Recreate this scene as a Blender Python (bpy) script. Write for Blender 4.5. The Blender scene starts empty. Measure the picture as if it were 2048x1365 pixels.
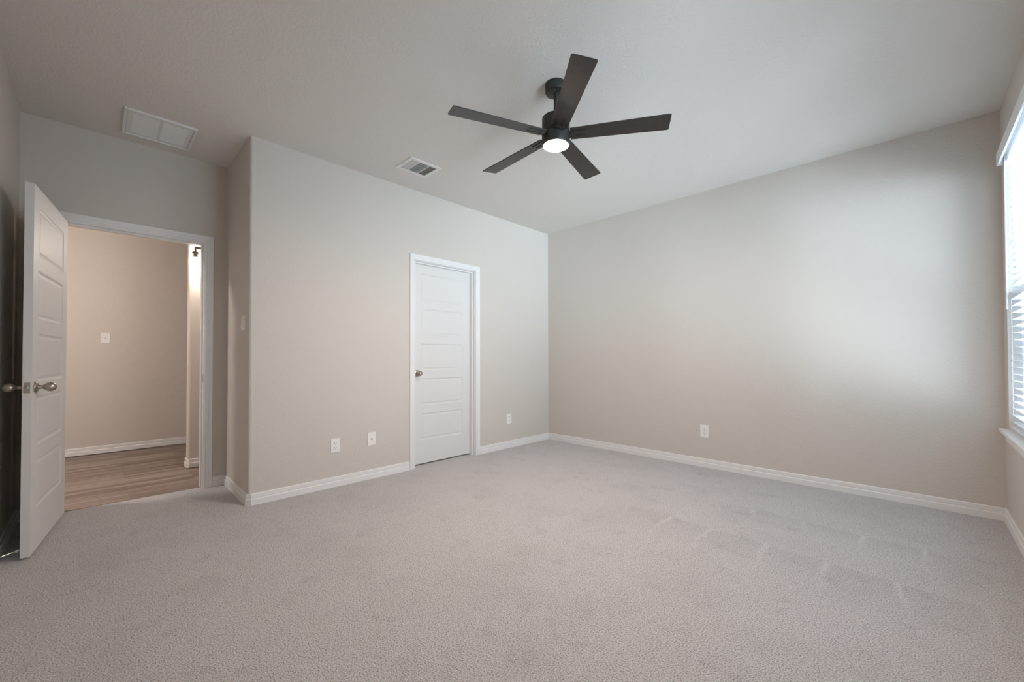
import bpy, bmesh, math, random
from mathutils import Vector, Matrix
random.seed(4)
S = bpy.context.scene
C = bpy.context.scene.collection

# ------------------------------------------------------------------ camera
H = 2.74                                   # ceiling height
LA, D, LL, W = 3.4499, 0.7468, 4.6113, 3.9195   # closet wall length, entry recess, room depth, room width
FPX = 820.008
yaw, pitch, roll = 0.77883, 0.01333, -0.001496
fw = Vector((-math.sin(yaw)*math.cos(pitch), math.cos(yaw)*math.cos(pitch), math.sin(pitch)))
rt = Vector((math.cos(yaw), math.sin(yaw), 0)); up = rt.cross(fw)
r2 = rt*math.cos(roll)+up*math.sin(roll); u2 = -rt*math.sin(roll)+up*math.cos(roll)
cd = bpy.data.cameras.new('camera'); cam = bpy.data.objects.new('camera', cd); C.objects.link(cam)
cam.matrix_world = Matrix(((r2.x, u2.x, -fw.x, 3.5044), (r2.y, u2.y, -fw.y, -4.2387), (r2.z, u2.z, -fw.z, 1.0888), (0, 0, 0, 1)))
cd.sensor_width = 36; cd.lens = FPX*36/2048; cd.shift_y = 21.7/2048; cd.clip_start = .02; cd.clip_end = 200
S.camera = cam

# ------------------------------------------------------------------ exposure, sky, lights
S.view_settings.view_transform = 'Standard'; S.view_settings.look = 'None'
S.view_settings.gamma = 1; S.view_settings.use_curve_mapping = False
S.view_settings.exposure = 0.20
S.cycles.max_bounces = 16; S.cycles.diffuse_bounces = 10; S.cycles.transparent_max_bounces = 16
S.cycles.sample_clamp_indirect = 20
S.cycles.use_denoising = True
SKY = 0.7
EAST = 6.8
GLOW = 0.5
GROUND = 46.0
LAMP = 580.0
HALL_FILL = 175.0  # strength of the unseen lamp added to fill the hall
w = bpy.data.worlds.new('sky'); S.world = w; w.use_nodes = True
nt = w.node_tree; nt.nodes.clear()
out = nt.nodes.new('ShaderNodeOutputWorld'); bg = nt.nodes.new('ShaderNodeBackground')
tc = nt.nodes.new('ShaderNodeTexCoord'); sp = nt.nodes.new('ShaderNodeSeparateXYZ'); cr = nt.nodes.new('ShaderNodeValToRGB')
nt.links.new(tc.outputs['Generated'], sp.inputs[0]); nt.links.new(sp.outputs['Z'], cr.inputs[0]); nt.links.new(cr.outputs[0], bg.inputs[0]); nt.links.new(bg.outputs[0], out.inputs[0])
cr.color_ramp.elements[0].position = 0.0; cr.color_ramp.elements[0].color = (.84, .92, 1.0, 1)
cr.color_ramp.elements[1].position = 0.8; cr.color_ramp.elements[1].color = (.62, .80, 1.0, 1)
bg.inputs[1].default_value = SKY
# hazy bright sky to the east and south-east, and the sunlit ground below it
nv = nt.nodes.new('ShaderNodeVectorMath'); nv.operation = 'NORMALIZE'; nt.links.new(tc.outputs['Generated'], nv.inputs[0])
def lobe(direction, power, strength, color, prev):
    dp = nt.nodes.new('ShaderNodeVectorMath'); dp.operation = 'DOT_PRODUCT'; nt.links.new(nv.outputs[0], dp.inputs[0]); dp.inputs[1].default_value = Vector(direction).normalized()
    last = dp.outputs['Value']
    for op, v in (('MAXIMUM', 0), ('POWER', power), ('MULTIPLY', strength)):
        m_ = nt.nodes.new('ShaderNodeMath'); m_.operation = op; m_.inputs[1].default_value = v; nt.links.new(last, m_.inputs[0]); last = m_.outputs[0]
    b2 = nt.nodes.new('ShaderNodeBackground'); b2.inputs[0].default_value = (*color, 1); nt.links.new(last, b2.inputs[1])
    ad = nt.nodes.new('ShaderNodeAddShader'); nt.links.new(prev, ad.inputs[0]); nt.links.new(b2.outputs[0], ad.inputs[1]); return ad.outputs[0]
q = bg.outputs[0]
q = lobe((.93, 0, .24), 4, EAST, (.78, .90, 1.0), q)
q = lobe((.62, -.76, .12), 8, GLOW, (.76, .89, 1.0), q)
q = lobe((.60, -.46, -.66), 5, GROUND, (.76, .90, 1.0), q)
nt.links.new(q, out.inputs[0])

def lamp(name, kind, loc, energy, color, **kw):
    l = bpy.data.lights.new(name, kind); l.energy = energy; l.color = color
    for k, v in kw.items(): setattr(l, k, v)
    o = bpy.data.objects.new(name, l); C.objects.link(o); o.location = loc
    return o

WIN = [(-.13, -1.05), (-1.20, -2.12), (-2.27, -3.19)]     # windows along the east wall; the last two are unseen, added for daylight
WZ0, WZ1 = .62, 2.40
for y1, y0 in WIN:                                        # sky portals only guide the sky's own light
    o = lamp('window_sky_portal', 'AREA', (W+.20, (y0+y1)/2, (WZ0+WZ1)/2), 1, (1, 1, 1), shape='RECTANGLE', size=WZ1-WZ0, size_y=y1-y0)
    o.rotation_euler = (0, math.radians(90), 0); o.data.cycles.is_portal = True

# ------------------------------------------------------------------ materials
def mat(name, color, rough=.6, metal=0, spec=.5, bump=None, mix=None, emit=None):
    """bump=(scale, strength, distance, detail); mix=(color2, scale, lo, hi)"""
    m = bpy.data.materials.new(name); m.use_nodes = True
    n = m.node_tree; b = n.nodes['Principled BSDF']
    b.inputs['Base Color'].default_value = (*color, 1); b.inputs['Roughness'].default_value = rough
    b.inputs['Metallic'].default_value = metal; b.inputs['Specular IOR Level'].default_value = spec
    g = n.nodes.new('ShaderNodeNewGeometry')
    if mix:
        t = n.nodes.new('ShaderNodeTexNoise'); t.inputs['Scale'].default_value = mix[1]; t.inputs['Detail'].default_value = 3
        n.links.new(g.outputs['Position'], t.inputs['Vector'])
        r = n.nodes.new('ShaderNodeValToRGB'); r.color_ramp.elements[0].position = mix[2]; r.color_ramp.elements[1].position = mix[3]
        r.color_ramp.elements[0].color = (*mix[0], 1); r.color_ramp.elements[1].color = (*color, 1)
        n.links.new(t.outputs['Fac'], r.inputs[0]); n.links.new(r.outputs[0], b.inputs['Base Color'])
    if bump:
        t = n.nodes.new('ShaderNodeTexNoise'); t.inputs['Scale'].default_value = bump[0]; t.inputs['Detail'].default_value = bump[3]
        n.links.new(g.outputs['Position'], t.inputs['Vector'])
        u = n.nodes.new('ShaderNodeBump'); u.inputs['Strength'].default_value = bump[1]; u.inputs['Distance'].default_value = bump[2]
        n.links.new(t.outputs['Fac'], u.inputs['Height']); n.links.new(u.outputs[0], b.inputs['Normal'])
    if emit:
        b.inputs['Emission Color'].default_value = (*emit[0], 1); b.inputs['Emission Strength'].default_value = emit[1]
    return m

M = {}
M['wall'] = mat('wall_paint', (.615, .575, .535), .55, spec=.25, bump=(75, .38, .005, 1.5))
M['ceil'] = mat('ceiling_paint', (.69, .665, .635), .8, spec=.15, bump=(62, .42, .007, 2.0))
M['white'] = mat('white_trim_paint', (.78, .78, .785), .35, spec=.4)
M['door'] = mat('white_door_paint', (.70, .70, .70), .5, spec=.4)
M['vinyl'] = mat('white_vinyl', (.82, .84, .86), .4)
M['slat'] = mat('white_slats', (.86, .88, .90), .35)
M['plate'] = mat('white_plastic', (.83, .82, .81), .3)
M['slot'] = mat('dark_slot', (.04, .04, .04), .6)
M['nickel'] = mat('brushed_nickel', (.46, .41, .36), .28, metal=1)
M['black'] = mat('matte_black_metal', (.022, .021, .020), .42)
M['blade'] = mat('espresso_blade', (.030, .026, .023), .38, mix=((.024, .020, .018), 30, .4, .6))
M['bronze'] = mat('dark_bronze', (.09, .06, .04), .4, metal=.6)
M['metalwhite'] = mat('white_enamel', (.74, .74, .73), .4)
M['ventdark'] = mat('duct_shadow_grey', (.10, .10, .10), .8)
M['rubber'] = mat('white_rubber', (.8, .8, .78), .6)
M['steel'] = mat('chrome_rod', (.7, .7, .7), .2, metal=1)
M['lens'] = mat('lit_lens', (1, 1, 1), .5, emit=((1, .79, .64), LAMP))
M['bulb'] = mat('lit_bulb', (1, 1, 1), .5, emit=((1, .86, .74), 270))
M['hallfill'] = mat('fill_diffuser', (1, 1, 1), .5, emit=((1, .91, .84), HALL_FILL))

def glassy(name, gloss, tint=(1, 1, 1), thin=False):
    m = bpy.data.materials.new(name); m.use_nodes = True; n = m.node_tree; n.nodes.clear()
    o = n.nodes.new('ShaderNodeOutputMaterial'); mx = n.nodes.new('ShaderNodeMixShader')
    t = n.nodes.new('ShaderNodeBsdfTransparent'); t.inputs[0].default_value = (*tint, 1)
    g = n.nodes.new('ShaderNodeBsdfGlossy'); g.inputs['Roughness'].default_value = .03
    if thin:
        f = n.nodes.new('ShaderNodeLayerWeight'); f.inputs['Blend'].default_value = .25
        k = n.nodes.new('ShaderNodeMath'); k.operation = 'MULTIPLY'; k.inputs[1].default_value = .35
        n.links.new(f.outputs['Facing'], k.inputs[0]); n.links.new(k.outputs[0], mx.inputs[0])
    else:
        f = n.nodes.new('ShaderNodeFresnel'); f.inputs['IOR'].default_value = gloss; n.links.new(f.outputs[0], mx.inputs[0])
    n.links.new(t.outputs[0], mx.inputs[1]); n.links.new(g.outputs[0], mx.inputs[2]); n.links.new(mx.outputs[0], o.inputs[0])
    return m
M['glass'] = glassy('window_glass', 1.45, (.93, .96, .97))
M['shade'] = glassy('clear_lamp_glass', 1.18, (.97, .97, .97), True)
M['wand'] = mat('clear_plastic_wand', (.80, .84, .86), .15)

def carpet():
    m = bpy.data.materials.new('carpet_pile'); m.use_nodes = True; n = m.node_tree; L = n.links.new
    b = n.nodes['Principled BSDF']; b.inputs['Roughness'].default_value = .95; b.inputs['Specular IOR Level'].default_value = .1
    b.inputs['Sheen Weight'].default_value = .25; b.inputs['Sheen Roughness'].default_value = .5
    g = n.nodes.new('ShaderNodeNewGeometry')
    def noise(s, d, rough=.5):
        t = n.nodes.new('ShaderNodeTexNoise'); t.inputs['Scale'].default_value = s; t.inputs['Detail'].default_value = d
        t.inputs['Roughness'].default_value = rough
        L(g.outputs['Position'], t.inputs['Vector']); return t
    def ramp(src, *st):
        r = n.nodes.new('ShaderNodeValToRGB'); e = r.color_ramp.elements
        while len(e) < len(st): e.new(.5)
        for k, (p, c) in enumerate(st): e[k].position = p; e[k].color = (*c, 1)
        L(src, r.inputs[0]); return r
    def mul(a, c, f=1):
        x = n.nodes.new('ShaderNodeMixRGB'); x.blend_type = 'MULTIPLY'; x.inputs[0].default_value = f
        L(a, x.inputs[1]); L(c, x.inputs[2]); return x
    fine = noise(175, 3, .8)
    base = ramp(fine.outputs['Fac'], (.37, (.20, .175, .165)), (.46, (.62, .595, .60)), (.56, (.81, .80, .82)), (.68, (.97, .965, .98)))
    # brushed nap patches (pile leaning one way or the other) and vacuum strokes
    big = noise(2.3, 4, .6); r1 = ramp(big.outputs['Fac'], (.36, (.94, .94, .94)), (.5, (1, 1, 1)), (.75, (1, 1, 1)))
    sm = noise(9, 3, .6); r2_ = ramp(sm.outputs['Fac'], (.30, (.88, .88, .88)), (.42, (1, 1, 1)), (1, (1, 1, 1)))
    # vacuum strokes: rows about 29 cm wide running towards the window-side corner, their ends leaving darker nap and a light ridge
    def M_(op, a, b_=None, c=None, clamp=False):
        k = n.nodes.new('ShaderNodeMath'); k.operation = op; k.use_clamp = clamp
        for i_, v in enumerate((a, b_, c)):
            if v is None: continue
            if hasattr(v, 'links'): L(v, k.inputs[i_])
            else: k.inputs[i_].default_value = v
        return k.outputs[0]
    wob = noise(2.2, 2); sx = n.nodes.new('ShaderNodeSeparateXYZ'); L(g.outputs['Position'], sx.inputs[0])
    wv = M_('MULTIPLY_ADD', wob.outputs['Fac'], .16, -.08)
    X = M_('ADD', M_('MULTIPLY_ADD', sx.outputs['Y'], .07, M_('ADD', sx.outputs['X'], wv)), 0.0); Y = sx.outputs['Y']
    fac = None
    for yend, ph, x0_, x1_, dep in ((-1.50, .195, 1.75, 3.75, .42), (-.93, .05, 2.3, 3.7, .25)):
        rowy = M_('MULTIPLY', M_('SINE', M_('MULTIPLY', M_('ROUND', M_('DIVIDE', M_('SUBTRACT', X, ph+.14), .285)), 12.9)), .035)
        d_ = M_('SUBTRACT', M_('ADD', rowy, yend), Y)                     # >0 on the near side of the stroke end
        on_ = M_('MULTIPLY', d_, 40.0, clamp=True)
        fade = M_('SUBTRACT', 1.0, M_('DIVIDE', d_, dep), clamp=True)
        win_ = M_('MULTIPLY', M_('MULTIPLY', M_('SUBTRACT', X, x0_), 4.0, clamp=True), M_('MULTIPLY', M_('SUBTRACT', x1_, X), 4.0, clamp=True))
        v_ = M_('MULTIPLY', M_('MULTIPLY', on_, fade), win_)
        u_ = M_('ABSOLUTE', M_('SUBTRACT', M_('FRACT', M_('ADD', M_('DIVIDE', M_('SUBTRACT', X, ph), .285), .5)), .5))   # 0 on a row border
        ridge = M_('SUBTRACT', 1.0, M_('MULTIPLY', u_, 12.0), clamp=True)
        f_ = M_('MULTIPLY', v_, M_('SUBTRACT', M_('MULTIPLY', ridge, .24), .10))
        fac = f_ if fac is None else M_('ADD', fac, f_)
    gain = M_('ADD', fac, 1.0)
    cmb = n.nodes.new('ShaderNodeCombineXYZ'); [L(gain, cmb.inputs[k]) for k in range(3)]
    x = mul(base.outputs[0], r1.outputs[0]); x = mul(x.outputs[0], r2_.outputs[0])
    vx = n.nodes.new('ShaderNodeVectorMath'); vx.operation = 'MULTIPLY'; L(x.outputs[0], vx.inputs[0]); L(cmb.outputs[0], vx.inputs[1]); x = vx
    L(x.outputs[0], b.inputs['Base Color'])
    u = n.nodes.new('ShaderNodeBump'); u.inputs['Strength'].default_value = .9; u.inputs['Distance'].default_value = .012
    L(fine.outputs['Fac'], u.inputs['Height']); L(u.outputs[0], b.inputs['Normal'])
    return m
M['carpet'] = carpet()

def wood():
    m = bpy.data.materials.new('wood_plank_floor'); m.use_nodes = True; n = m.node_tree; L = n.links.new
    b = n.nodes['Principled BSDF']; b.inputs['Roughness'].default_value = .5
    g = n.nodes.new('ShaderNodeNewGeometry')
    mp = n.nodes.new('ShaderNodeMapping'); mp.inputs['Rotation'].default_value = (0, 0, math.radians(90)); L(g.outputs['Position'], mp.inputs['Vector'])
    br = n.nodes.new('ShaderNodeTexBrick'); br.inputs['Scale'].default_value = 1; br.inputs['Brick Width'].default_value = .9; br.inputs['Row Height'].default_value = .065
    br.inputs['Mortar Size'].default_value = .0012; br.inputs['Color1'].default_value = (.20, .155, .135, 1); br.inputs['Color2'].default_value = (.36, .30, .265, 1); br.inputs['Mortar'].default_value = (.17, .12, .09, 1)
    L(mp.outputs[0], br.inputs['Vector'])
    m2 = n.nodes.new('ShaderNodeMapping'); m2.inputs['Scale'].default_value = (34, 2.2, 1); L(g.outputs['Position'], m2.inputs['Vector'])
    t = n.nodes.new('ShaderNodeTexNoise'); t.inputs['Scale'].default_value = 1; t.inputs['Detail'].default_value = 5; L(m2.outputs[0], t.inputs['Vector'])
    r = n.nodes.new('ShaderNodeValToRGB'); r.color_ramp.elements[0].position = .35; r.color_ramp.elements[1].position = .62
    r.color_ramp.elements[0].color = (.62, .58, .55, 1); r.color_ramp.elements[1].color = (1.05, 1.03, 1.0, 1); L(t.outputs['Fac'], r.inputs[0])
    x = n.nodes.new('ShaderNodeMixRGB'); x.blend_type = 'MULTIPLY'; x.inputs[0].default_value = 1; L(br.outputs['Color'], x.inputs[1]); L(r.outputs[0], x.inputs[2])
    L(x.outputs[0], b.inputs['Base Color'])
    return m
M['wood'] = wood()

# ------------------------------------------------------------------ mesh helpers
def box(bm, x0, x1, y0, y1, z0, z1):
    v = [bm.verts.new((x, y, z)) for x in (x0, x1) for y in (y0, y1) for z in (z0, z1)]
    for f in ((0, 1, 3, 2), (4, 6, 7, 5), (0, 4, 5, 1), (2, 3, 7, 6), (0, 2, 6, 4), (1, 5, 7, 3)):
        bm.faces.new([v[k] for k in f])

def prism(bm, poly, z0, z1, axis='z'):
    """extrude a 2D polygon; axis z: (x,y)->z"""
    a = [bm.verts.new((x, y, z0)) for x, y in poly]; b = [bm.verts.new((x, y, z1)) for x, y in poly]
    bm.faces.new(a[::-1]); bm.faces.new(b)
    for i in range(len(poly)):
        j = (i+1) % len(poly); bm.faces.new((a[i], a[j], b[j], b[i]))

def lathe(bm, prof, mx=Matrix(), n=40):
    """prof: (radius, height) list, revolved about local z"""
    rings = []
    for r, z in prof:
        if r < 1e-6: rings.append([bm.verts.new(mx @ Vector((0, 0, z)))])
        else: rings.append([bm.verts.new(mx @ Vector((r*math.cos(2*math.pi*k/n), r*math.sin(2*math.pi*k/n), z))) for k in range(n)])
    for a, b in zip(rings, rings[1:]):
        for k in range(n):
            l = (k+1) % n
            if len(a) == 1 and len(b) == 1: continue
            if len(a) == 1: bm.faces.new((a[0], b[k], b[l]))
            elif len(b) == 1: bm.faces.new((a[k], b[0], a[l]))
            else: bm.faces.new((a[k], a[l], b[l], b[k]))

def link(name, bm, m, parent=None, smooth=False, bevel=0, seg=2, loc=None):
    bmesh.ops.recalc_face_normals(bm, faces=bm.faces)
    me = bpy.data.meshes.new(name); bm.to_mesh(me); bm.free()
    if smooth:
        for p in me.polygons: p.use_smooth = True
        try: me.set_sharp_from_angle(angle=math.radians(40))
        except Exception: pass
    o = bpy.data.objects.new(name, me); C.objects.link(o); me.materials.append(m)
    if bevel:
        b = o.modifiers.new('bevel', 'BEVEL'); b.width = bevel; b.segments = seg; b.limit_method = 'ANGLE'
    if parent: o.parent = parent
    if loc: o.location = loc
    return o

def tag(o, label, cat=None, group=None, kind=None):
    o['label'] = label
    if cat: o['category'] = cat
    if group: o['group'] = group
    if kind: o['kind'] = kind
    return o

def empty(name, loc=(0, 0, 0), rz=0):
    o = bpy.data.objects.new(name, None); C.objects.link(o); o.location = loc; o.rotation_euler = (0, 0, rz); o.empty_display_size = .1
    return o

def boxes(name, lst, m, parent=None, **kw):
    bm = bmesh.new()
    for b in lst: box(bm, *b)
    return link(name, bm, m, parent, **kw)

def struct(o, label, cat): return tag(o, label, cat, kind='structure')

# ------------------------------------------------------------------ room shell
T = .12
CARP = -D-.045                 # carpet edge in the entry doorway
HX0, HX1 = -3.15, -D-T         # hall between its far wall and the entry wall
HY0 = -6.2
struct(boxes('floor', [(CARP, W+T+.02, -LL-T, T, -.10, 0)], M['carpet']), 'beige-grey cut-pile carpet covering the bedroom floor', 'floor')
struct(boxes('floor', [(HX0-T, CARP, HY0-T, .12, -.10, -.006)], M['wood']), 'grey-brown wood plank floor in the hall beyond the open door', 'floor')
struct(boxes('ceiling', [(HX0-T, W+T+.02, HY0-T, T, H, H+.12)], M['ceil']), 'textured greige ceiling with the fan and two vents', 'ceiling')
struct(boxes('wall_north', [(HX0-T, W+T+.02, 0, T, 0, H)], M['wall']), 'long blank greige wall beyond the fan, with one outlet', 'wall')

# closet wall with bull-nosed outer corner and closet door opening
CY0, CY1, CZ = -2.0445, -1.2745, 2.050        # rough opening
R = .02
arc = [(-R+R*math.cos(a), -LA+R-R*math.sin(a)) for a in [math.radians(t) for t in (90, 75, 60, 45, 30, 15, 0)]]
bm = bmesh.new()
prism(bm, [(-T, -LA)] + arc + [(0, CY0), (-T, CY0)], 0, H)
box(bm, -T, 0, CY1, 0, 0, H)
box(bm, -T, 0, CY0, CY1, CZ, H)
o = link('wall_west', bm, M['wall'], smooth=True); struct(o, 'greige wall holding the closed closet door and three outlet plates', 'wall')
struct(boxes('wall_alcove', [(-D, -T, -LA, -LA+T, 0, H)], M['wall']), 'short return wall beside the entry door, carrying a double switch', 'wall')
# entry wall with the open doorway
EY0, EY1, EZ = -4.4425, -3.598, 2.062
struct(boxes('wall_entry', [(-D-T, -D, -LL, EY0, 0, H), (-D-T, -D, EY1, -LA+T, 0, H), (-D-T, -D, EY0, EY1, EZ, H)], M['wall']), 'recessed greige wall around the open entry doorway', 'wall')
struct(boxes('wall_south', [(-D-T, W+T+.02, -LL-T, -LL, 0, H)], M['wall']), 'greige wall behind the open entry door', 'wall')
WO = W+.14
lst = [(W, WO, WIN[0][0], 0, 0, H), (W, WO, -LL, WIN[2][1], 0, H)]
for (a, b) in WIN: lst += [(W, WO, b, a, 0, WZ0-.02), (W, WO, b, a, WZ1, H)]
lst += [(W, WO, WIN[1][0], WIN[0][1], 0, H), (W, WO, WIN[2][0], WIN[1][1], 0, H)]
struct(boxes('wall_east', lst, M['wall']), 'greige window wall with white blinds', 'wall')
# closet interior and hall
struct(boxes('wall_closet', [(-.88, -.76, -LA+T, 0, 0, H)], M['wall']), 'wall at the back of the closet', 'wall')
struct(boxes('wall_hall', [(HX0-T, HX0, HY0, 0, 0, H)], M['wall']), 'hall wall seen through the doorway, warm lit, with a switch', 'wall')
struct(boxes('wall_hall_end', [(HX0-T, HX1, HY0-T, HY0, 0, H), (HX1, HX1+T, HY0-T, -LL-T, 0, H)], M['wall']), 'end of the hall beside the bedroom', 'wall')
PX0, PX1, PY = -1.765, -1.645, -3.597
bm = bmesh.new(); r = .018
cor = [(PX0+r-r*math.cos(a), PY+r-r*math.sin(a)) for a in [math.radians(t) for t in (0, 30, 60, 90)]] + \
      [(PX1-r+r*math.sin(a), PY+r-r*math.cos(a)) for a in [math.radians(t) for t in (0, 30, 60, 90)]]
prism(bm, cor + [(PX1, 0), (PX0, 0)], 0, H)
struct(link('wall_partition', bm, M['wall'], smooth=True), 'end of a hall partition wall seen at the doorway edge, under the sconce', 'wall')

# ------------------------------------------------------------------ baseboards
BB = [(0, .084), (.005, .084), (.009, .079), (.0095, .054), (.0075, .051), (.0075, .048), (.0125, .045), (.014, .041), (.014, 0), (0, 0)]
def baseboards(path, names, side=1, close=(None, None)):
    """one mesh per wall run, mitred where runs meet; side=+1 pushes the profile to the right of travel"""
    P = [Vector(p) for p in path]; n = len(P)
    nr = []
    for a, b in zip(P, P[1:]):
        d = (b-a).normalized(); nr.append(Vector((d.y, -d.x))*side)
    off = []
    for i in range(n):
        if i == 0: off.append(nr[0])
        elif i == n-1: off.append(nr[-1])
        else:
            m = nr[i-1]+nr[i]; off.append(m/(m.length_squared)*2 if m.length > 1e-6 else nr[i])
    res = []
    for i, spec in enumerate(names):
        if spec is None: continue
        nm, lab = spec; bm = bmesh.new(); rings = []
        for j in (i, i+1):
            rings.append([bm.verts.new((P[j].x+off[j].x*t, P[j].y+off[j].y*t, z)) for t, z in BB])
        k = len(BB)
        for q in range(k):
            s = (q+1) % k; bm.faces.new((rings[0][q], rings[0][s], rings[1][s], rings[1][q]))
        bm.faces.new(rings[0][::-1]); bm.faces.new(rings[1])
        res.append(struct(link(nm, bm, M['white']), lab, 'baseboard'))
    return res
CW = .058                       # casing width
baseboards([(0, CY1+.005+CW-.0), (0, 0), (W, 0), (W, -LL), (-D, -LL), (-D, EY0-.05)],
           [('baseboard_west', 'white baseboard between the closet door and the room corner'),
            ('baseboard_north', 'white baseboard along the long blank wall'),
            ('baseboard_east', 'white baseboard under the window'),
            ('baseboard_south', 'white baseboard behind the open entry door'),
            ('baseboard_entry', 'white baseboard stub in the corner behind the open entry door')])
baseboards([(0, CY0-.005-CW), (0, -LA+.022), (-.022, -LA), (-D, -LA), (-D, EY1+.005+CW-.01)],
           [('baseboard_west', 'white baseboard between the closet door and the rounded corner'),
            ('trim_1', 'small mitred baseboard piece wrapping the rounded outer corner'),
            ('baseboard_alcove', 'white baseboard on the short return wall under the double switch'),
            ('baseboard_entry', 'short white baseboard beside the entry door casing')], side=-1)
baseboards([(HX0, HY0), (HX0, -.1)], [('baseboard_hall', 'white baseboard along the hall wall')], side=1)
baseboards([(PX0, -3.3), (PX0, PY+.015), (PX0+.015, PY), (PX1-.015, PY), (PX1, PY+.015), (PX1, -.1)],
           [('baseboard_partition', 'white baseboard on the hidden side of the hall partition'),
            ('trim_2', 'small baseboard piece on the far corner of the hall partition end'),
            ('baseboard_partition', 'white baseboard across the end of the hall partition'),
            ('trim_3', 'small baseboard piece on the near corner of the hall partition end'),
            ('baseboard_partition', 'white baseboard on the lit face of the hall partition')], side=1)

# ------------------------------------------------------------------ door parts
CP = [(0, 0), (0, .008), (.004, .011), (.010, .0115), (.012, .0095), (.016, .0095), (.018, .0125), (.030, .0135), (.033, .012), (.036, .0145), (.052, .0160), (.057, .0135), (.058, 0)]
def casing(x, sgn, yl, yr, zt, parent, name='casing'):
    """mitred door casing; yl<yr inner edges; profile grows outward from them, thickness along sgn*x"""
    bm = bmesh.new()
    rows = []
    for u, t in CP:
        X = x+sgn*t
        rows.append([bm.verts.new(c) for c in ((X, yl-u, 0), (X, yl-u, zt+u), (X, yr+u, zt+u), (X, yr+u, 0))])
    for a, b in zip(rows, rows[1:]):
        for k in range(3): bm.faces.new((a[k], a[k+1], b[k+1], b[k]))
    a, b = rows[0], rows[-1]
    for k in range(3): bm.faces.new((a[k], a[k+1], b[k+1], b[k]))
    for k in (0, 3): bm.faces.new([r[k] for r in rows])
    return link(name, bm, M['white'], parent)

PZ = [(.235, .505), (.587, .860), (.944, 1.215), (1.300, 1.571), (1.655, 1.928)]
def door_leaf(w, h, t, name, parent, rows=PZ, ins=.112):
    """leaf in local coords: y 0..w, z 0..h, x -t..0; five moulded panels on both faces"""
    bm = bmesh.new()
    y0, y1 = ins, w-ins
    for X, s in ((0, -1), (-t, 1)):
        def q(c): return bm.faces.new([bm.verts.new((X+s*d, y, z)) for y, z, d in c])
        def rect(a, b, c, d): q([(a, c, 0), (b, c, 0), (b, d, 0), (a, d, 0)])
        rect(0, y0, 0, h); rect(y1, w, 0, h)
        zs = [0] + [v for r_ in rows for v in r_] + [h]
        for i in range(0, len(zs), 2): rect(y0, y1, zs[i], zs[i+1])
        for a, b in rows:
            lv = [(0, 0), (.004, .0035), (.012, .0065), (.016, .0065), (.030, .0025), (.033, .0025)]
            for (i0, d0), (i1, d1) in zip(lv, lv[1:]):
                A = [(y0+i0, a+i0), (y1-i0, a+i0), (y1-i0, b-i0), (y0+i0, b-i0)]
                B = [(y0+i1, a+i1), (y1-i1, a+i1), (y1-i1, b-i1), (y0+i1, b-i1)]
                for k in range(4):
                    l = (k+1) % 4
                    q([(*A[k], d0), (*A[l], d0), (*B[l], d1), (*B[k], d1)])
            q([(y0+.033, a+.033, .0025), (y1-.033, a+.033, .0025), (y1-.033, b-.033, .0025), (y0+.033, b-.033, .0025)])
    for c in (((0, 0, 0), (-t, 0, 0), (-t, 0, h), (0, 0, h)), ((0, w, 0), (0, w, h), (-t, w, h), (-t, w, 0)),
              ((0, 0, 0), (0, w, 0), (-t, w, 0), (-t, 0, 0)), ((0, 0, h), (-t, 0, h), (-t, w, h), (0, w, h))):
        bm.faces.new([bm.verts.new(v) for v in c])
    bmesh.ops.remove_doubles(bm, verts=bm.verts, dist=1e-5)
    return link(name, bm, M['door'], parent)

def knob(parent, loc, direction, name='door_knob'):
    """egg knob on a round rose"""
    d = Vector(direction).normalized(); z = d; x = Vector((0, 0, 1)); y = z.cross(x)
    mx = Matrix(((x.x, y.x, z.x, loc[0]), (x.y, y.y, z.y, loc[1]), (x.z, y.z, z.z, loc[2]), (0, 0, 0, 1)))
    bm = bmesh.new()
    lathe(bm, [(0, 0), (.0325, 0), (.0325, .004), (.030, .008), (.022, .011), (.013, .013), (.0115, .018), (.0105, .024), (.0095, .028),
               (.012, .032), (.018, .038), (.0235, .046), (.026, .054), (.0255, .063), (.022, .071), (.016, .078), (.009, .082), (0, .0835)], mx)
    return link(name, bm, M['nickel'], parent, smooth=True)

def hinge(parent, x, y, z):
    bm = bmesh.new()
    lathe(bm, [(0, -.045), (.005, -.045), (.0065, -.042), (.0065, .042), (.005, .045), (0, .045)], Matrix.Translation((x, y, z)), 16)
    return link('hinge', bm, M['nickel'], parent, smooth=True)

# closet door (closed, swings into the closet: leaf sits back behind the stops)
d1 = struct(empty('door_1', (0, CY0, 0)), 'closed white five-panel closet door with one nickel knob', 'door')
J = .019
def shifted(lst, dx=0, dy=0): return [(a+dx, b+dx, c+dy, d+dy, e, f) for a, b, c, d, e, f in lst]
ow = CY1-CY0
boxes('jamb', [(-T, .001, 0.0005, J-.014, 0, CZ-.001), (-T, .001, ow-J+.014, ow-.0005, 0, CZ-.001), (-T, .001, J-.014, ow-J+.014, CZ-J+.014, CZ-.001),
               (-.072, -.035, J-.014, J-.014+.011, 0, CZ-J+.014), (-.072, -.035, ow-J+.014-.011, ow-J+.014, 0, CZ-J+.014), (-.072, -.035, J-.014+.011, ow-J+.014-.011, CZ-J+.014-.011, CZ-J+.014)], M['white'], d1)
casing(0, 1, -.004, ow+.004, CZ+.0, d1)
lf = door_leaf(ow-2*(J-.014)-.004, 2.028, .035, 'door_leaf', d1); lf.location = (-.075, J-.014+.002, .014)
knob(lf, (0, .062, .915), (1, 0, 0))

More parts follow.
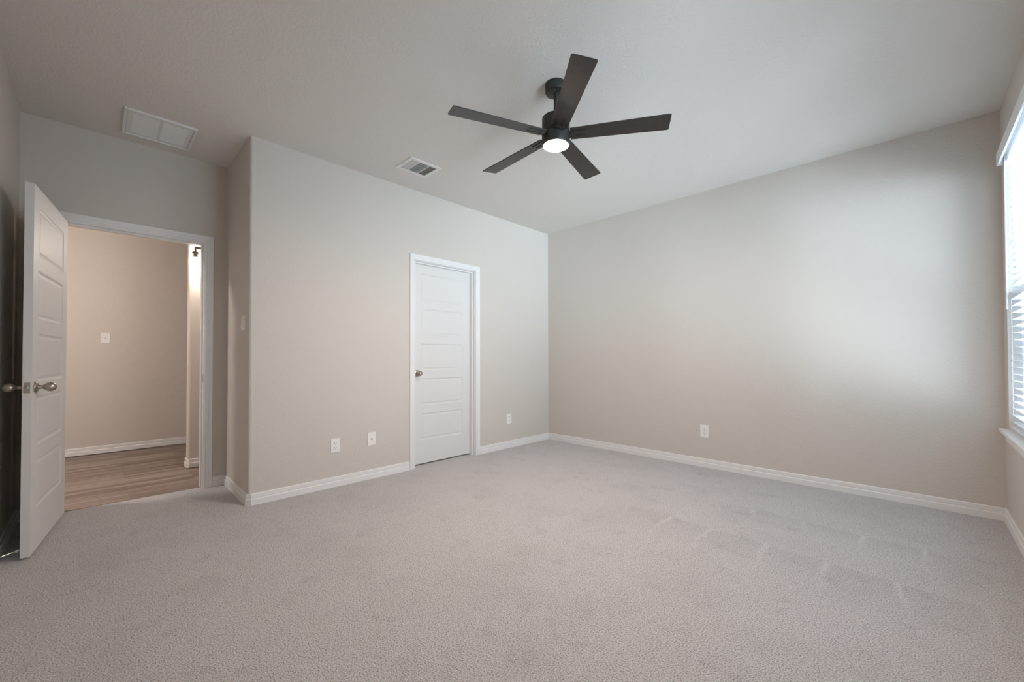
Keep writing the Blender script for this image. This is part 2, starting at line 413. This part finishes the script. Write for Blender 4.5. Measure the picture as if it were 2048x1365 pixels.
# entry door, standing open into the room
d2 = struct(empty('door_2', (-D, EY0, 0)), 'white five-panel entry door standing open to the hall', 'door')
ow2 = EY1-EY0; jt = .012
boxes('jamb', [(-T, .001, 0.0005, jt, 0, EZ-.001), (-T, .001, ow2-jt, ow2-.0005, 0, EZ-.001), (-T, .001, jt, ow2-jt, EZ-jt, EZ-.001),
               (-T+.03, -.040, jt, jt+.011, 0, EZ-jt), (-T+.03, -.040, ow2-jt-.011, ow2-jt, 0, EZ-jt), (-T+.03, -.040, jt+.011, ow2-jt-.011, EZ-jt-.011, EZ-jt)], M['white'], d2)
jb = d2.children[0]
bm = bmesh.new(); box(bm, -.034, -.006, ow2-jt-.0016, ow2-jt+.0005, .885, .942)
sp_ = link('strike_plate', bm, M['nickel'], jb)
casing(0, 1, jt-.006, ow2-jt+.006, EZ-jt+.006, d2)
casing(-T, -1, jt-.006, ow2-jt+.006, EZ-jt+.006, d2)
ANG = 1.6907
lf2 = door_leaf(.810, 2.035, .035, 'door_leaf', d2)
# local leaf y axis -> (sin ANG, cos ANG); local +x -> room-side normal
lf2.location = (.014, -4.4225-EY0, .012); lf2.rotation_euler = (0, 0, -ANG)
knob(lf2, (0, .750, .915), (1, 0, 0)); knob(lf2, (-.035, .750, .915), (-1, 0, 0))
bm = bmesh.new()
box(bm, -.030, -.005, .8095, .8112, .886, .944)
o = link('latch_plate', bm, M['nickel'], lf2, bevel=.0008)
bm = bmesh.new(); box(bm, -.0245, -.0105, .810, .820, .906, .924); link('latch_bolt', bm, M['nickel'], lf2, bevel=.002)
for z in (.25, 1.02, 1.82):
    hinge(lf2, .004, -.006, z)
    bm = bmesh.new(); box(bm, -.030, .004, -.0022, .0004, z-.044, z+.044); link('hinge_leaf', bm, M['nickel'], lf2)

# door stop on the south baseboard
ds = tag(empty('door_stop', (.072, -LL+.014, .040)), 'thin metal door stop with a white rubber tip behind the entry door', 'door stop')
def rod(name, a, b, prof, m, parent):
    a, b = Vector(a), Vector(b); d = (b-a); L = d.length; q = d.to_track_quat('Z', 'Y').to_matrix().to_4x4(); bm = bmesh.new()
    lathe(bm, [(r_, t*L) for r_, t in prof], Matrix.Translation(a) @ q, 16)
    return link(name, bm, m, parent, smooth=True)
e = (-.034, .064, .006)
rod('rod', (0, 0, 0), e, [(0, 0), (.010, 0), (.010, .06), (.0035, .12), (.0035, 1), (0, 1)], M['steel'], ds)
e2 = tuple(v*1.13 for v in e); e1 = tuple(v*.92 for v in e)
rod('rubber_tip', e1, e2, [(0, 0), (.005, 0), (.0075, .3), (.0075, .8), (.006, 1), (0, 1)], M['rubber'], ds)

# ------------------------------------------------------------------ wall plates
def plate(name, label, cat, loc, normal, w_=.076, h_=.120, kind='duplex', group=None):
    """local: x across, z up, +y out of the wall"""
    nx, ny = normal; rz = math.atan2(-nx, ny)
    t = empty(name, loc, rz); tag(t, label, cat, group)
    bm = bmesh.new(); box(bm, -w_/2, w_/2, 0, .006, -h_/2, h_/2)
    link('cover_plate', bm, M['plate'], t, bevel=.0025, seg=3)
    def disc(nm, x, z, r_, y0, y1, m, par, n=20):
        b_ = bmesh.new(); mx = Matrix.Translation((x, y0, z)) @ Matrix.Rotation(math.radians(-90), 4, 'X')
        lathe(b_, [(0, 0), (r_, 0), (r_, y1-y0), (0, y1-y0)], mx, n); return link(nm, b_, m, par, smooth=True)
    if kind == 'duplex':
        for z in (.0195, -.0195):
            b_ = bmesh.new(); box(b_, -.0165, .0165, .005, .0078, z-.0145, z+.0145)
            rc = link('receptacle', b_, M['plate'], t, bevel=.002)
            boxes('slots', [(-.0085, -.006, .0076, .0082, z-.001, z+.008), (.006, .0085, .0076, .0082, z-.001, z+.007), (-.0025, .0025, .0076, .0082, z-.0095, z-.0045)], M['slot'], rc)
        disc('screw', 0, 0, .003, .005, .0068, M['metalwhite'], t)
    elif kind == 'coax':
        disc('nut', 0, 0, .0085, .005, .009, M['steel'], t, 6)
        disc('jack', 0, 0, .0055, .008, .014, M['slot'], t)
        for z in (.042, -.042): disc('screw', 0, z, .003, .005, .0068, M['metalwhite'], t)
    elif kind == 'rocker':
        n_ = 2 if w_ > .1 else 1
        for k in range(n_):
            x = (k-(n_-1)/2)*.046
            b_ = bmesh.new(); box(b_, x-.0175, x+.0175, .005, .0068, -.034, .034); fr = link('switch_frame', b_, M['slot'] if False else M['metalwhite'], t, bevel=.001)
            b_ = bmesh.new()
            prism(b_, [(-.031, .006), (.031, .006), (.031, .0075), (0, .0095), (-.031, .0125)], x-.015, x+.015)
            for v in b_.verts: v.co = Vector((v.co.z, v.co.y, v.co.x))
            link('rocker', b_, M['plate'], t)
            for z in (.048, -.048): disc('screw', x, z, .003, .005, .0068, M['metalwhite'], t)
    elif kind == 'toggle':
        b_ = bmesh.new(); box(b_, -.0055, .0055, .005, .007, -.013, .013); sl = link('switch_frame', b_, M['metalwhite'], t)
        b_ = bmesh.new(); box(b_, -.004, .004, .006, .016, .001, .010); link('toggle', b_, M['plate'], t, bevel=.001)
        boxes('slots', [(-.003, .003, .0068, .0075, -.008, -.001)], M['slot'], t)
        for z in (.030, -.030): disc('screw', 0, z, .003, .005, .0068, M['metalwhite'], t)
    return t
G = 'white duplex outlets on the bedroom walls'
plate('wall_outlet', 'white duplex outlet by the coax plate, nearest the rounded corner', 'outlet', (0, -2.816, .346), (1, 0), .076, .118, group=G)
plate('coax_plate', 'white wall plate with a black coax jack next to the closet door', 'wall plate', (0, -2.493, .356), (1, 0), .076, .118, 'coax')
plate('wall_outlet', 'small white duplex outlet between the closet door and the room corner', 'outlet', (0, -.745, .350), (1, 0), .076, .118, group=G)
plate('wall_outlet', 'white duplex outlet on the long blank wall', 'outlet', (1.999, 0, .353), (0, -1), .078, .124, group=G)
plate('light_switch', 'white double rocker switch on the short return wall', 'light switch', (-.155, -LA, 1.353), (0, -1), .112, .112, 'rocker')
plate('light_switch', 'white single switch on the hall wall seen through the doorway', 'light switch', (HX0, -4.168, 1.320), (1, 0), .078, .118, 'toggle')

# ------------------------------------------------------------------ ceiling vents
def slat(bm, axis, c, a0, a1, zc, width, tilt, th=.0012):
    """thin tilted louvre running along `axis` between a0,a1, centred at c on the other axis"""
    s, co = math.sin(tilt)*width/2, math.cos(tilt)*width/2
    P = []
    for (du, dz) in ((-co, -s), (co, s)):
        for t in (-th/2, th/2): P.append((c+du-math.sin(tilt)*t, zc+dz+math.cos(tilt)*t))
    P = [P[0], P[2], P[3], P[1]]
    vs = []
    for a in (a0, a1):
        for u, z in P: vs.append(bm.verts.new((a, u, z) if axis == 'x' else (u, a, z)))
    for f in ((0, 1, 2, 3), (7, 6, 5, 4), (0, 4, 5, 1), (1, 5, 6, 2), (2, 6, 7, 3), (3, 7, 4, 0)): bm.faces.new([vs[k] for k in f])

# return-air grille
x0, x1, y0, y1 = -.584, -.166, -4.125, -3.738
rg = tag(empty('return_air_grille', ((x0+x1)/2, (y0+y1)/2, H)), 'large white two-panel return air grille on the ceiling above the entry door', 'vent')
hx, hy = (x1-x0)/2, (y1-y0)/2
boxes('frame', [(-hx, hx, -hy, -hy+.016, -.016, 0), (-hx, hx, hy-.016, hy, -.016, 0), (-hx, -hx+.016, -hy+.016, hy-.016, -.016, 0), (hx-.016, hx, -hy+.016, hy-.016, -.016, 0)], M['metalwhite'], rg, bevel=.003)
boxes('inner_frame', [(-hx+.018, hx-.018, -hy+.018, -hy+.046, -.010, -.002), (-hx+.018, hx-.018, hy-.046, hy-.018, -.010, -.002),
                      (-hx+.018, -hx+.05, -hy+.046, hy-.046, -.010, -.002), (hx-.05, hx-.018, -hy+.046, hy-.046, -.010, -.002), (-hx+.05, hx-.05, -.009, .009, -.010, -.002)], M['metalwhite'], rg)
boxes('backing', [(-hx+.01, hx-.01, -hy+.01, hy-.01, -.0015, 0)], M['metalwhite'], rg)
for ya, yb in ((-hy+.046, -.009), (.009, hy-.046)):
    bm = bmesh.new(); n_ = 26
    for k in range(n_):
        c = -hx+.05+(k+.5)*(2*hx-.10)/n_
        slat(bm, 'y', c, ya, yb, -.0085, .012, math.radians(32))
    link('louvre_panel', bm, M['metalwhite'], rg)
# supply register
x0, x1, y0, y1 = .317, .571, -2.440, -2.137
sr = tag(empty('supply_register', ((x0+x1)/2, (y0+y1)/2, H)), 'small white three-section supply register on the ceiling near the fan', 'vent')
hx, hy = (x1-x0)/2, (y1-y0)/2; f = .030
boxes('frame', [(-hx, hx, -hy, -hy+f, -.008, 0), (-hx, hx, hy-f, hy, -.008, 0), (-hx, -hx+f, -hy+f, hy-f, -.008, 0), (hx-f, hx, -hy+f, hy-f, -.008, 0),
                (-hx+f, hx-f, -.052, -.044, -.008, 0), (-hx+f, hx-f, .044, .052, -.008, 0)], M['metalwhite'], sr, bevel=.002)
boxes('duct_shade_sheet', [(-hx+f-.002, hx-f+.002, -hy+f-.002, hy-f+.002, -.0015, -.0003)], M['ventdark'], sr)  # flat dark sheet behind the louvres, the duct's shade put into its colour
bm = bmesh.new()
for k in range(6): slat(bm, 'x', -hy+f+(k+.5)*((-.052+hy-f)/6), -hx+f, hx-f, -.0065, .0085, math.radians(-50))
for k in range(3): box(bm, -hx+f+(k+1)*.048, -hx+f+(k+1)*.048+.003, -hy+f, -.052, -.0105, -.009)
link('louvres', bm, M['metalwhite'], sr)
bm = bmesh.new()
for k in range(13): slat(bm, 'y', -hx+f+(k+.5)*((2*hx-2*f)/13), -.044, .044, -.0065, .0105, math.radians(-42))
link('louvres', bm, M['metalwhite'], sr)
bm = bmesh.new()
for k in range(6): slat(bm, 'x', .052+(k+.5)*((hy-f-.052)/6), -hx+f, hx-f, -.0065, .0125, math.radians(35))
link('louvres', bm, M['metalwhite'], sr)
bm = bmesh.new(); box(bm, -.05, .02, -hy+.012, -hy+.016, -.0125, -.006); link('damper_lever', bm, M['metalwhite'], sr)

# ------------------------------------------------------------------ ceiling fan
FX, FY = 1.966, -2.300
fan = tag(empty('ceiling_fan', (FX, FY, H)), 'black five-blade ceiling fan with a lit round lens', 'ceiling fan')
bm = bmesh.new(); lathe(bm, [(0, 0), (.0635, 0), (.0635, -.046), (.061, -.052), (.056, -.054), (0, -.054)], n=64); link('canopy', bm, M['black'], fan, smooth=True)
bm = bmesh.new(); lathe(bm, [(0, -.05), (.0125, -.05), (.0125, -.205), (0, -.205)], n=24); dr = link('downrod', bm, M['black'], fan, smooth=True)
for a in (2.2, 5.3):
    bm = bmesh.new(); lathe(bm, [(0, 0), (.005, 0), (.005, -.003), (0, -.004)], Matrix.Translation((.035*math.cos(a), .035*math.sin(a), -.0535)), 12); link('screw', bm, M['steel'], fan, smooth=True)
bm = bmesh.new(); lathe(bm, [(0, -.196), (.020, -.196), (.024, -.202), (.076, -.202), (.083, -.208), (.084, -.300), (.081, -.303), (.081, -.309), (.084, -.312), (.084, -.368), (.082, -.374), (.0755, -.375), (.0755, -.369), (0, -.369)], n=72)
mh = link('motor_housing', bm, M['black'], fan, smooth=True)
bm = bmesh.new(); lathe(bm, [(0, -.3695), (.0745, -.3695), (.0745, -.3745), (.066, -.3785), (.04, -.381), (0, -.382)], n=64); link('light_lens', bm, M['lens'], fan, smooth=True)
for k in range(5):
    a = math.radians(31.9+72*k); P_ = math.radians(-10)
    mx = Matrix.Rotation(a, 4, 'Z') @ Matrix.Translation((0, 0, -.310)) @ Matrix.Rotation(P_, 4, 'X')
    bm = bmesh.new()
    pts = [(.088, -.048), (.088, .048), (.640, .0625), (.6485, .0615), (.652, .056), (.652, -.056), (.6485, -.0615), (.640, -.0625)]
    a_ = [bm.verts.new((x, y, -.003)) for x, y in pts]; b_ = [bm.verts.new((x, y, .003)) for x, y in pts]
    bm.faces.new(a_[::-1]); bm.faces.new(b_)
    for i in range(len(pts)): j = (i+1) % len(pts); bm.faces.new((a_[i], a_[j], b_[j], b_[i]))
    bl = link('blade', bm, M['blade'], fan, bevel=.0012); bl.matrix_local = mx
    bm = bmesh.new()
    box(bm, .070, .112, -.030, .030, -.0065, -.0032); box(bm, .112, .185, -.024, -.012, -.0065, -.0032); box(bm, .112, .185, .012, .024, -.0065, -.0032)
    box(bm, .060, .105, -.018, .018, -.010, -.004)
    br = link('blade_arm', bm, M['black'], bl, bevel=.001)
# ------------------------------------------------------------------ hall wall light
sc = tag(empty('wall_sconce', (PX1, -3.47, 2.17)), 'wall light with a clear glass shade and dark bar in the hall', 'wall light')
boxes('back_plate', [(0, .018, .03, .25, -.055, .055)], M['bronze'], sc, bevel=.004)
boxes('bar', [(.105, .125, -.103, .30, -.010, .010), (.018, .106, .13, .15, -.010, .010)], M['bronze'], sc, bevel=.003)
for k, yy in enumerate((-.095, .28)):
    T0 = Matrix.Translation((.117, yy, 0))
    bm = bmesh.new(); lathe(bm, [(0, -.008), (.008, -.008), (.008, -.036), (.024, -.040), (.030, -.054), (.030, -.060), (0, -.060)], T0, 32); link('shade_cap', bm, M['bronze'], sc, smooth=True)
    bm = bmesh.new(); lathe(bm, [(0, -.060), (.018, -.060), (.018, -.094), (.012, -.098), (0, -.098)], T0, 24); link('socket', bm, M['bronze'], sc, smooth=True)
    bm = bmesh.new(); lathe(bm, [(.028, -.0615), (.050, -.0615), (.0545, -.063), (.056, -.067), (.056, -.206), (.0555, -.208), (.0545, -.208)], T0, 48); link('glass_shade', bm, M['shade'], sc, smooth=True)
    bm = bmesh.new(); lathe(bm, [(0, -.098), (.010, -.099), (.013, -.110), (.022, -.126), (.026, -.142), (.024, -.158), (.014, -.170), (0, -.175)], T0, 24)
    link('bulb', bm, M['bulb'], sc, smooth=True)

# unseen lamp added to brighten the hall, around the corner from the doorway
hl = tag(empty('hall_fill_light', (-1.32, -5.5, H)), 'unseen round flush light added to brighten the hall past the doorway', 'ceiling light')
bm = bmesh.new(); lathe(bm, [(0, 0), (.15, 0), (.15, -.02), (.14, -.025), (0, -.025)], n=40); link('base', bm, M['bronze'], hl, smooth=True)
bm = bmesh.new(); lathe(bm, [(.135, -.025), (.13, -.05), (.10, -.075), (.05, -.088), (0, -.09)], n=40); link('diffuser', bm, M['hallfill'], hl, smooth=True)

# ------------------------------------------------------------------ windows and blinds
def window(i, y1, y0):
    t = struct(empty('window_%d' % (i+1), (W, (y0+y1)/2, WZ0)), ['white vinyl window behind the blinds, next to the long blank wall', 'unseen white vinyl window added in the middle of the window wall', 'unseen white vinyl window added farthest from the long blank wall'][i], 'window')
    h = (y1-y0)/2; Z = WZ1-WZ0; mz = .84; a, b = .085, .138
    boxes('window_frame', [(a, b, -h, -h+.04, 0, Z), (a, b, h-.04, h, 0, Z), (a, b, -h+.04, h-.04, 0, .04), (a, b, -h+.04, h-.04, Z-.04, Z)], M['vinyl'], t)
    boxes('jamb_liner', [(.002, .085, -h, -h+.004, 0, Z), (.002, .085, h-.004, h, 0, Z), (.002, .085, -h+.004, h-.004, Z-.004, Z)], M['white'], t)
    boxes('meeting_rail', [(a+.005, b-.015, -h+.04, h-.04, mz-.02, mz+.02)], M['vinyl'], t)
    boxes('lower_sash', [(a+.005, a+.025, -h+.04, -h+.075, .04, mz-.02), (a+.005, a+.025, h-.075, h-.04, .04, mz-.02), (a+.005, a+.025, -h+.075, h-.075, .04, .085)], M['vinyl'], t)
    boxes('pane', [(a+.014, a+.018, -h+.075, h-.075, .085, mz-.02)], M['glass'], t)
    boxes('pane', [(a+.030, a+.034, -h+.04, h-.04, mz+.02, Z-.04)], M['glass'], t)
    bm = bmesh.new()      # stool with horns, one piece
    prism(bm, [(-.038, -h-.055), (-.038, h+.055), (0, h+.055), (0, h), (.085, h), (.085, -h), (0, -h), (0, -h-.055)], -.020, .0)
    link('window_sill', bm, M['white'], t, bevel=.004)
    boxes('window_apron', [(-.012, 0, -h-.03, h+.03, -.075, -.0205)], M['white'], t, bevel=.003)
    return t

def blind(y1, y0, label):
    h = (y1-y0)/2; Z = WZ1-WZ0
    t = tag(empty('window_blind', (W, (y0+y1)/2, WZ0)), label, 'window blind', 'white slatted blinds on the windows')
    cx = .036
    boxes('head_rail', [(cx-.026, cx+.026, -h+.006, h-.006, Z-.05, Z-.002)], M['slat'], t)
    hv = h+.040
    boxes('valance', [(-.030, -.018, -hv, hv, 1.718, 1.800), (-.018, -.0005, -hv, -hv+.012, 1.718, 1.800), (-.018, -.0005, hv-.012, hv, 1.718, 1.800)], M['slat'], t, bevel=.002)
    bm = bmesh.new(); n_ = int((Z-.10)/.043)
    for k in range(n_):
        z = .055+k*.043; ya, yb = -h+.008, h-.008
        prof = [(-.025, 0), (-.012, .0022), (0, .003), (.012, .0022), (.025, 0), (.025, -.0025), (0, .0005), (-.025, -.0025)]
        prof = [(u, v-.11*u) for u, v in prof]      # a touch open: room edge slightly up
        r0 = [bm.verts.new((cx+u, ya, z+v)) for u, v in prof]; r1_ = [bm.verts.new((cx+u, yb, z+v)) for u, v in prof]
        bm.faces.new(r0); bm.faces.new(r1_[::-1])
        for q in range(8): s = (q+1) % 8; bm.faces.new((r0[q], r1_[q], r1_[s], r0[s]))
    link('slats', bm, M['slat'], t)
    boxes('bottom_rail', [(cx-.026, cx+.026, -h+.008, h-.008, .014, .032)], M['slat'], t, bevel=.002)
    bm = bmesh.new()
    for yy in (h-.10, 0, -h+.10):
        for u in (-.0265, .0265): box(bm, cx+u-.0008, cx+u+.0008, yy-.0008, yy+.0008, .03, Z-.05)
    link('ladder_cord', bm, M['slat'], t)
    bm = bmesh.new(); lathe(bm, [(0, 1.715), (.003, 1.715), (.003, 1.69), (.0045, 1.68), (.0045, .80), (.006, .795), (.006, .77), (0, .765)], Matrix.Translation((-.002, h-.03, 0)), 12)
    link('tilt_wand', bm, M['wand'], t, smooth=True)
    return t
names_ = ['white slatted window blind with valance and tilt wand, beside the long blank wall', 'white slatted window blind on the added middle window', 'white slatted window blind on the added window farthest from the long blank wall']
for i, (a, b) in enumerate(WIN):
    window(i, a, b)
    blind(a, b, names_[i])
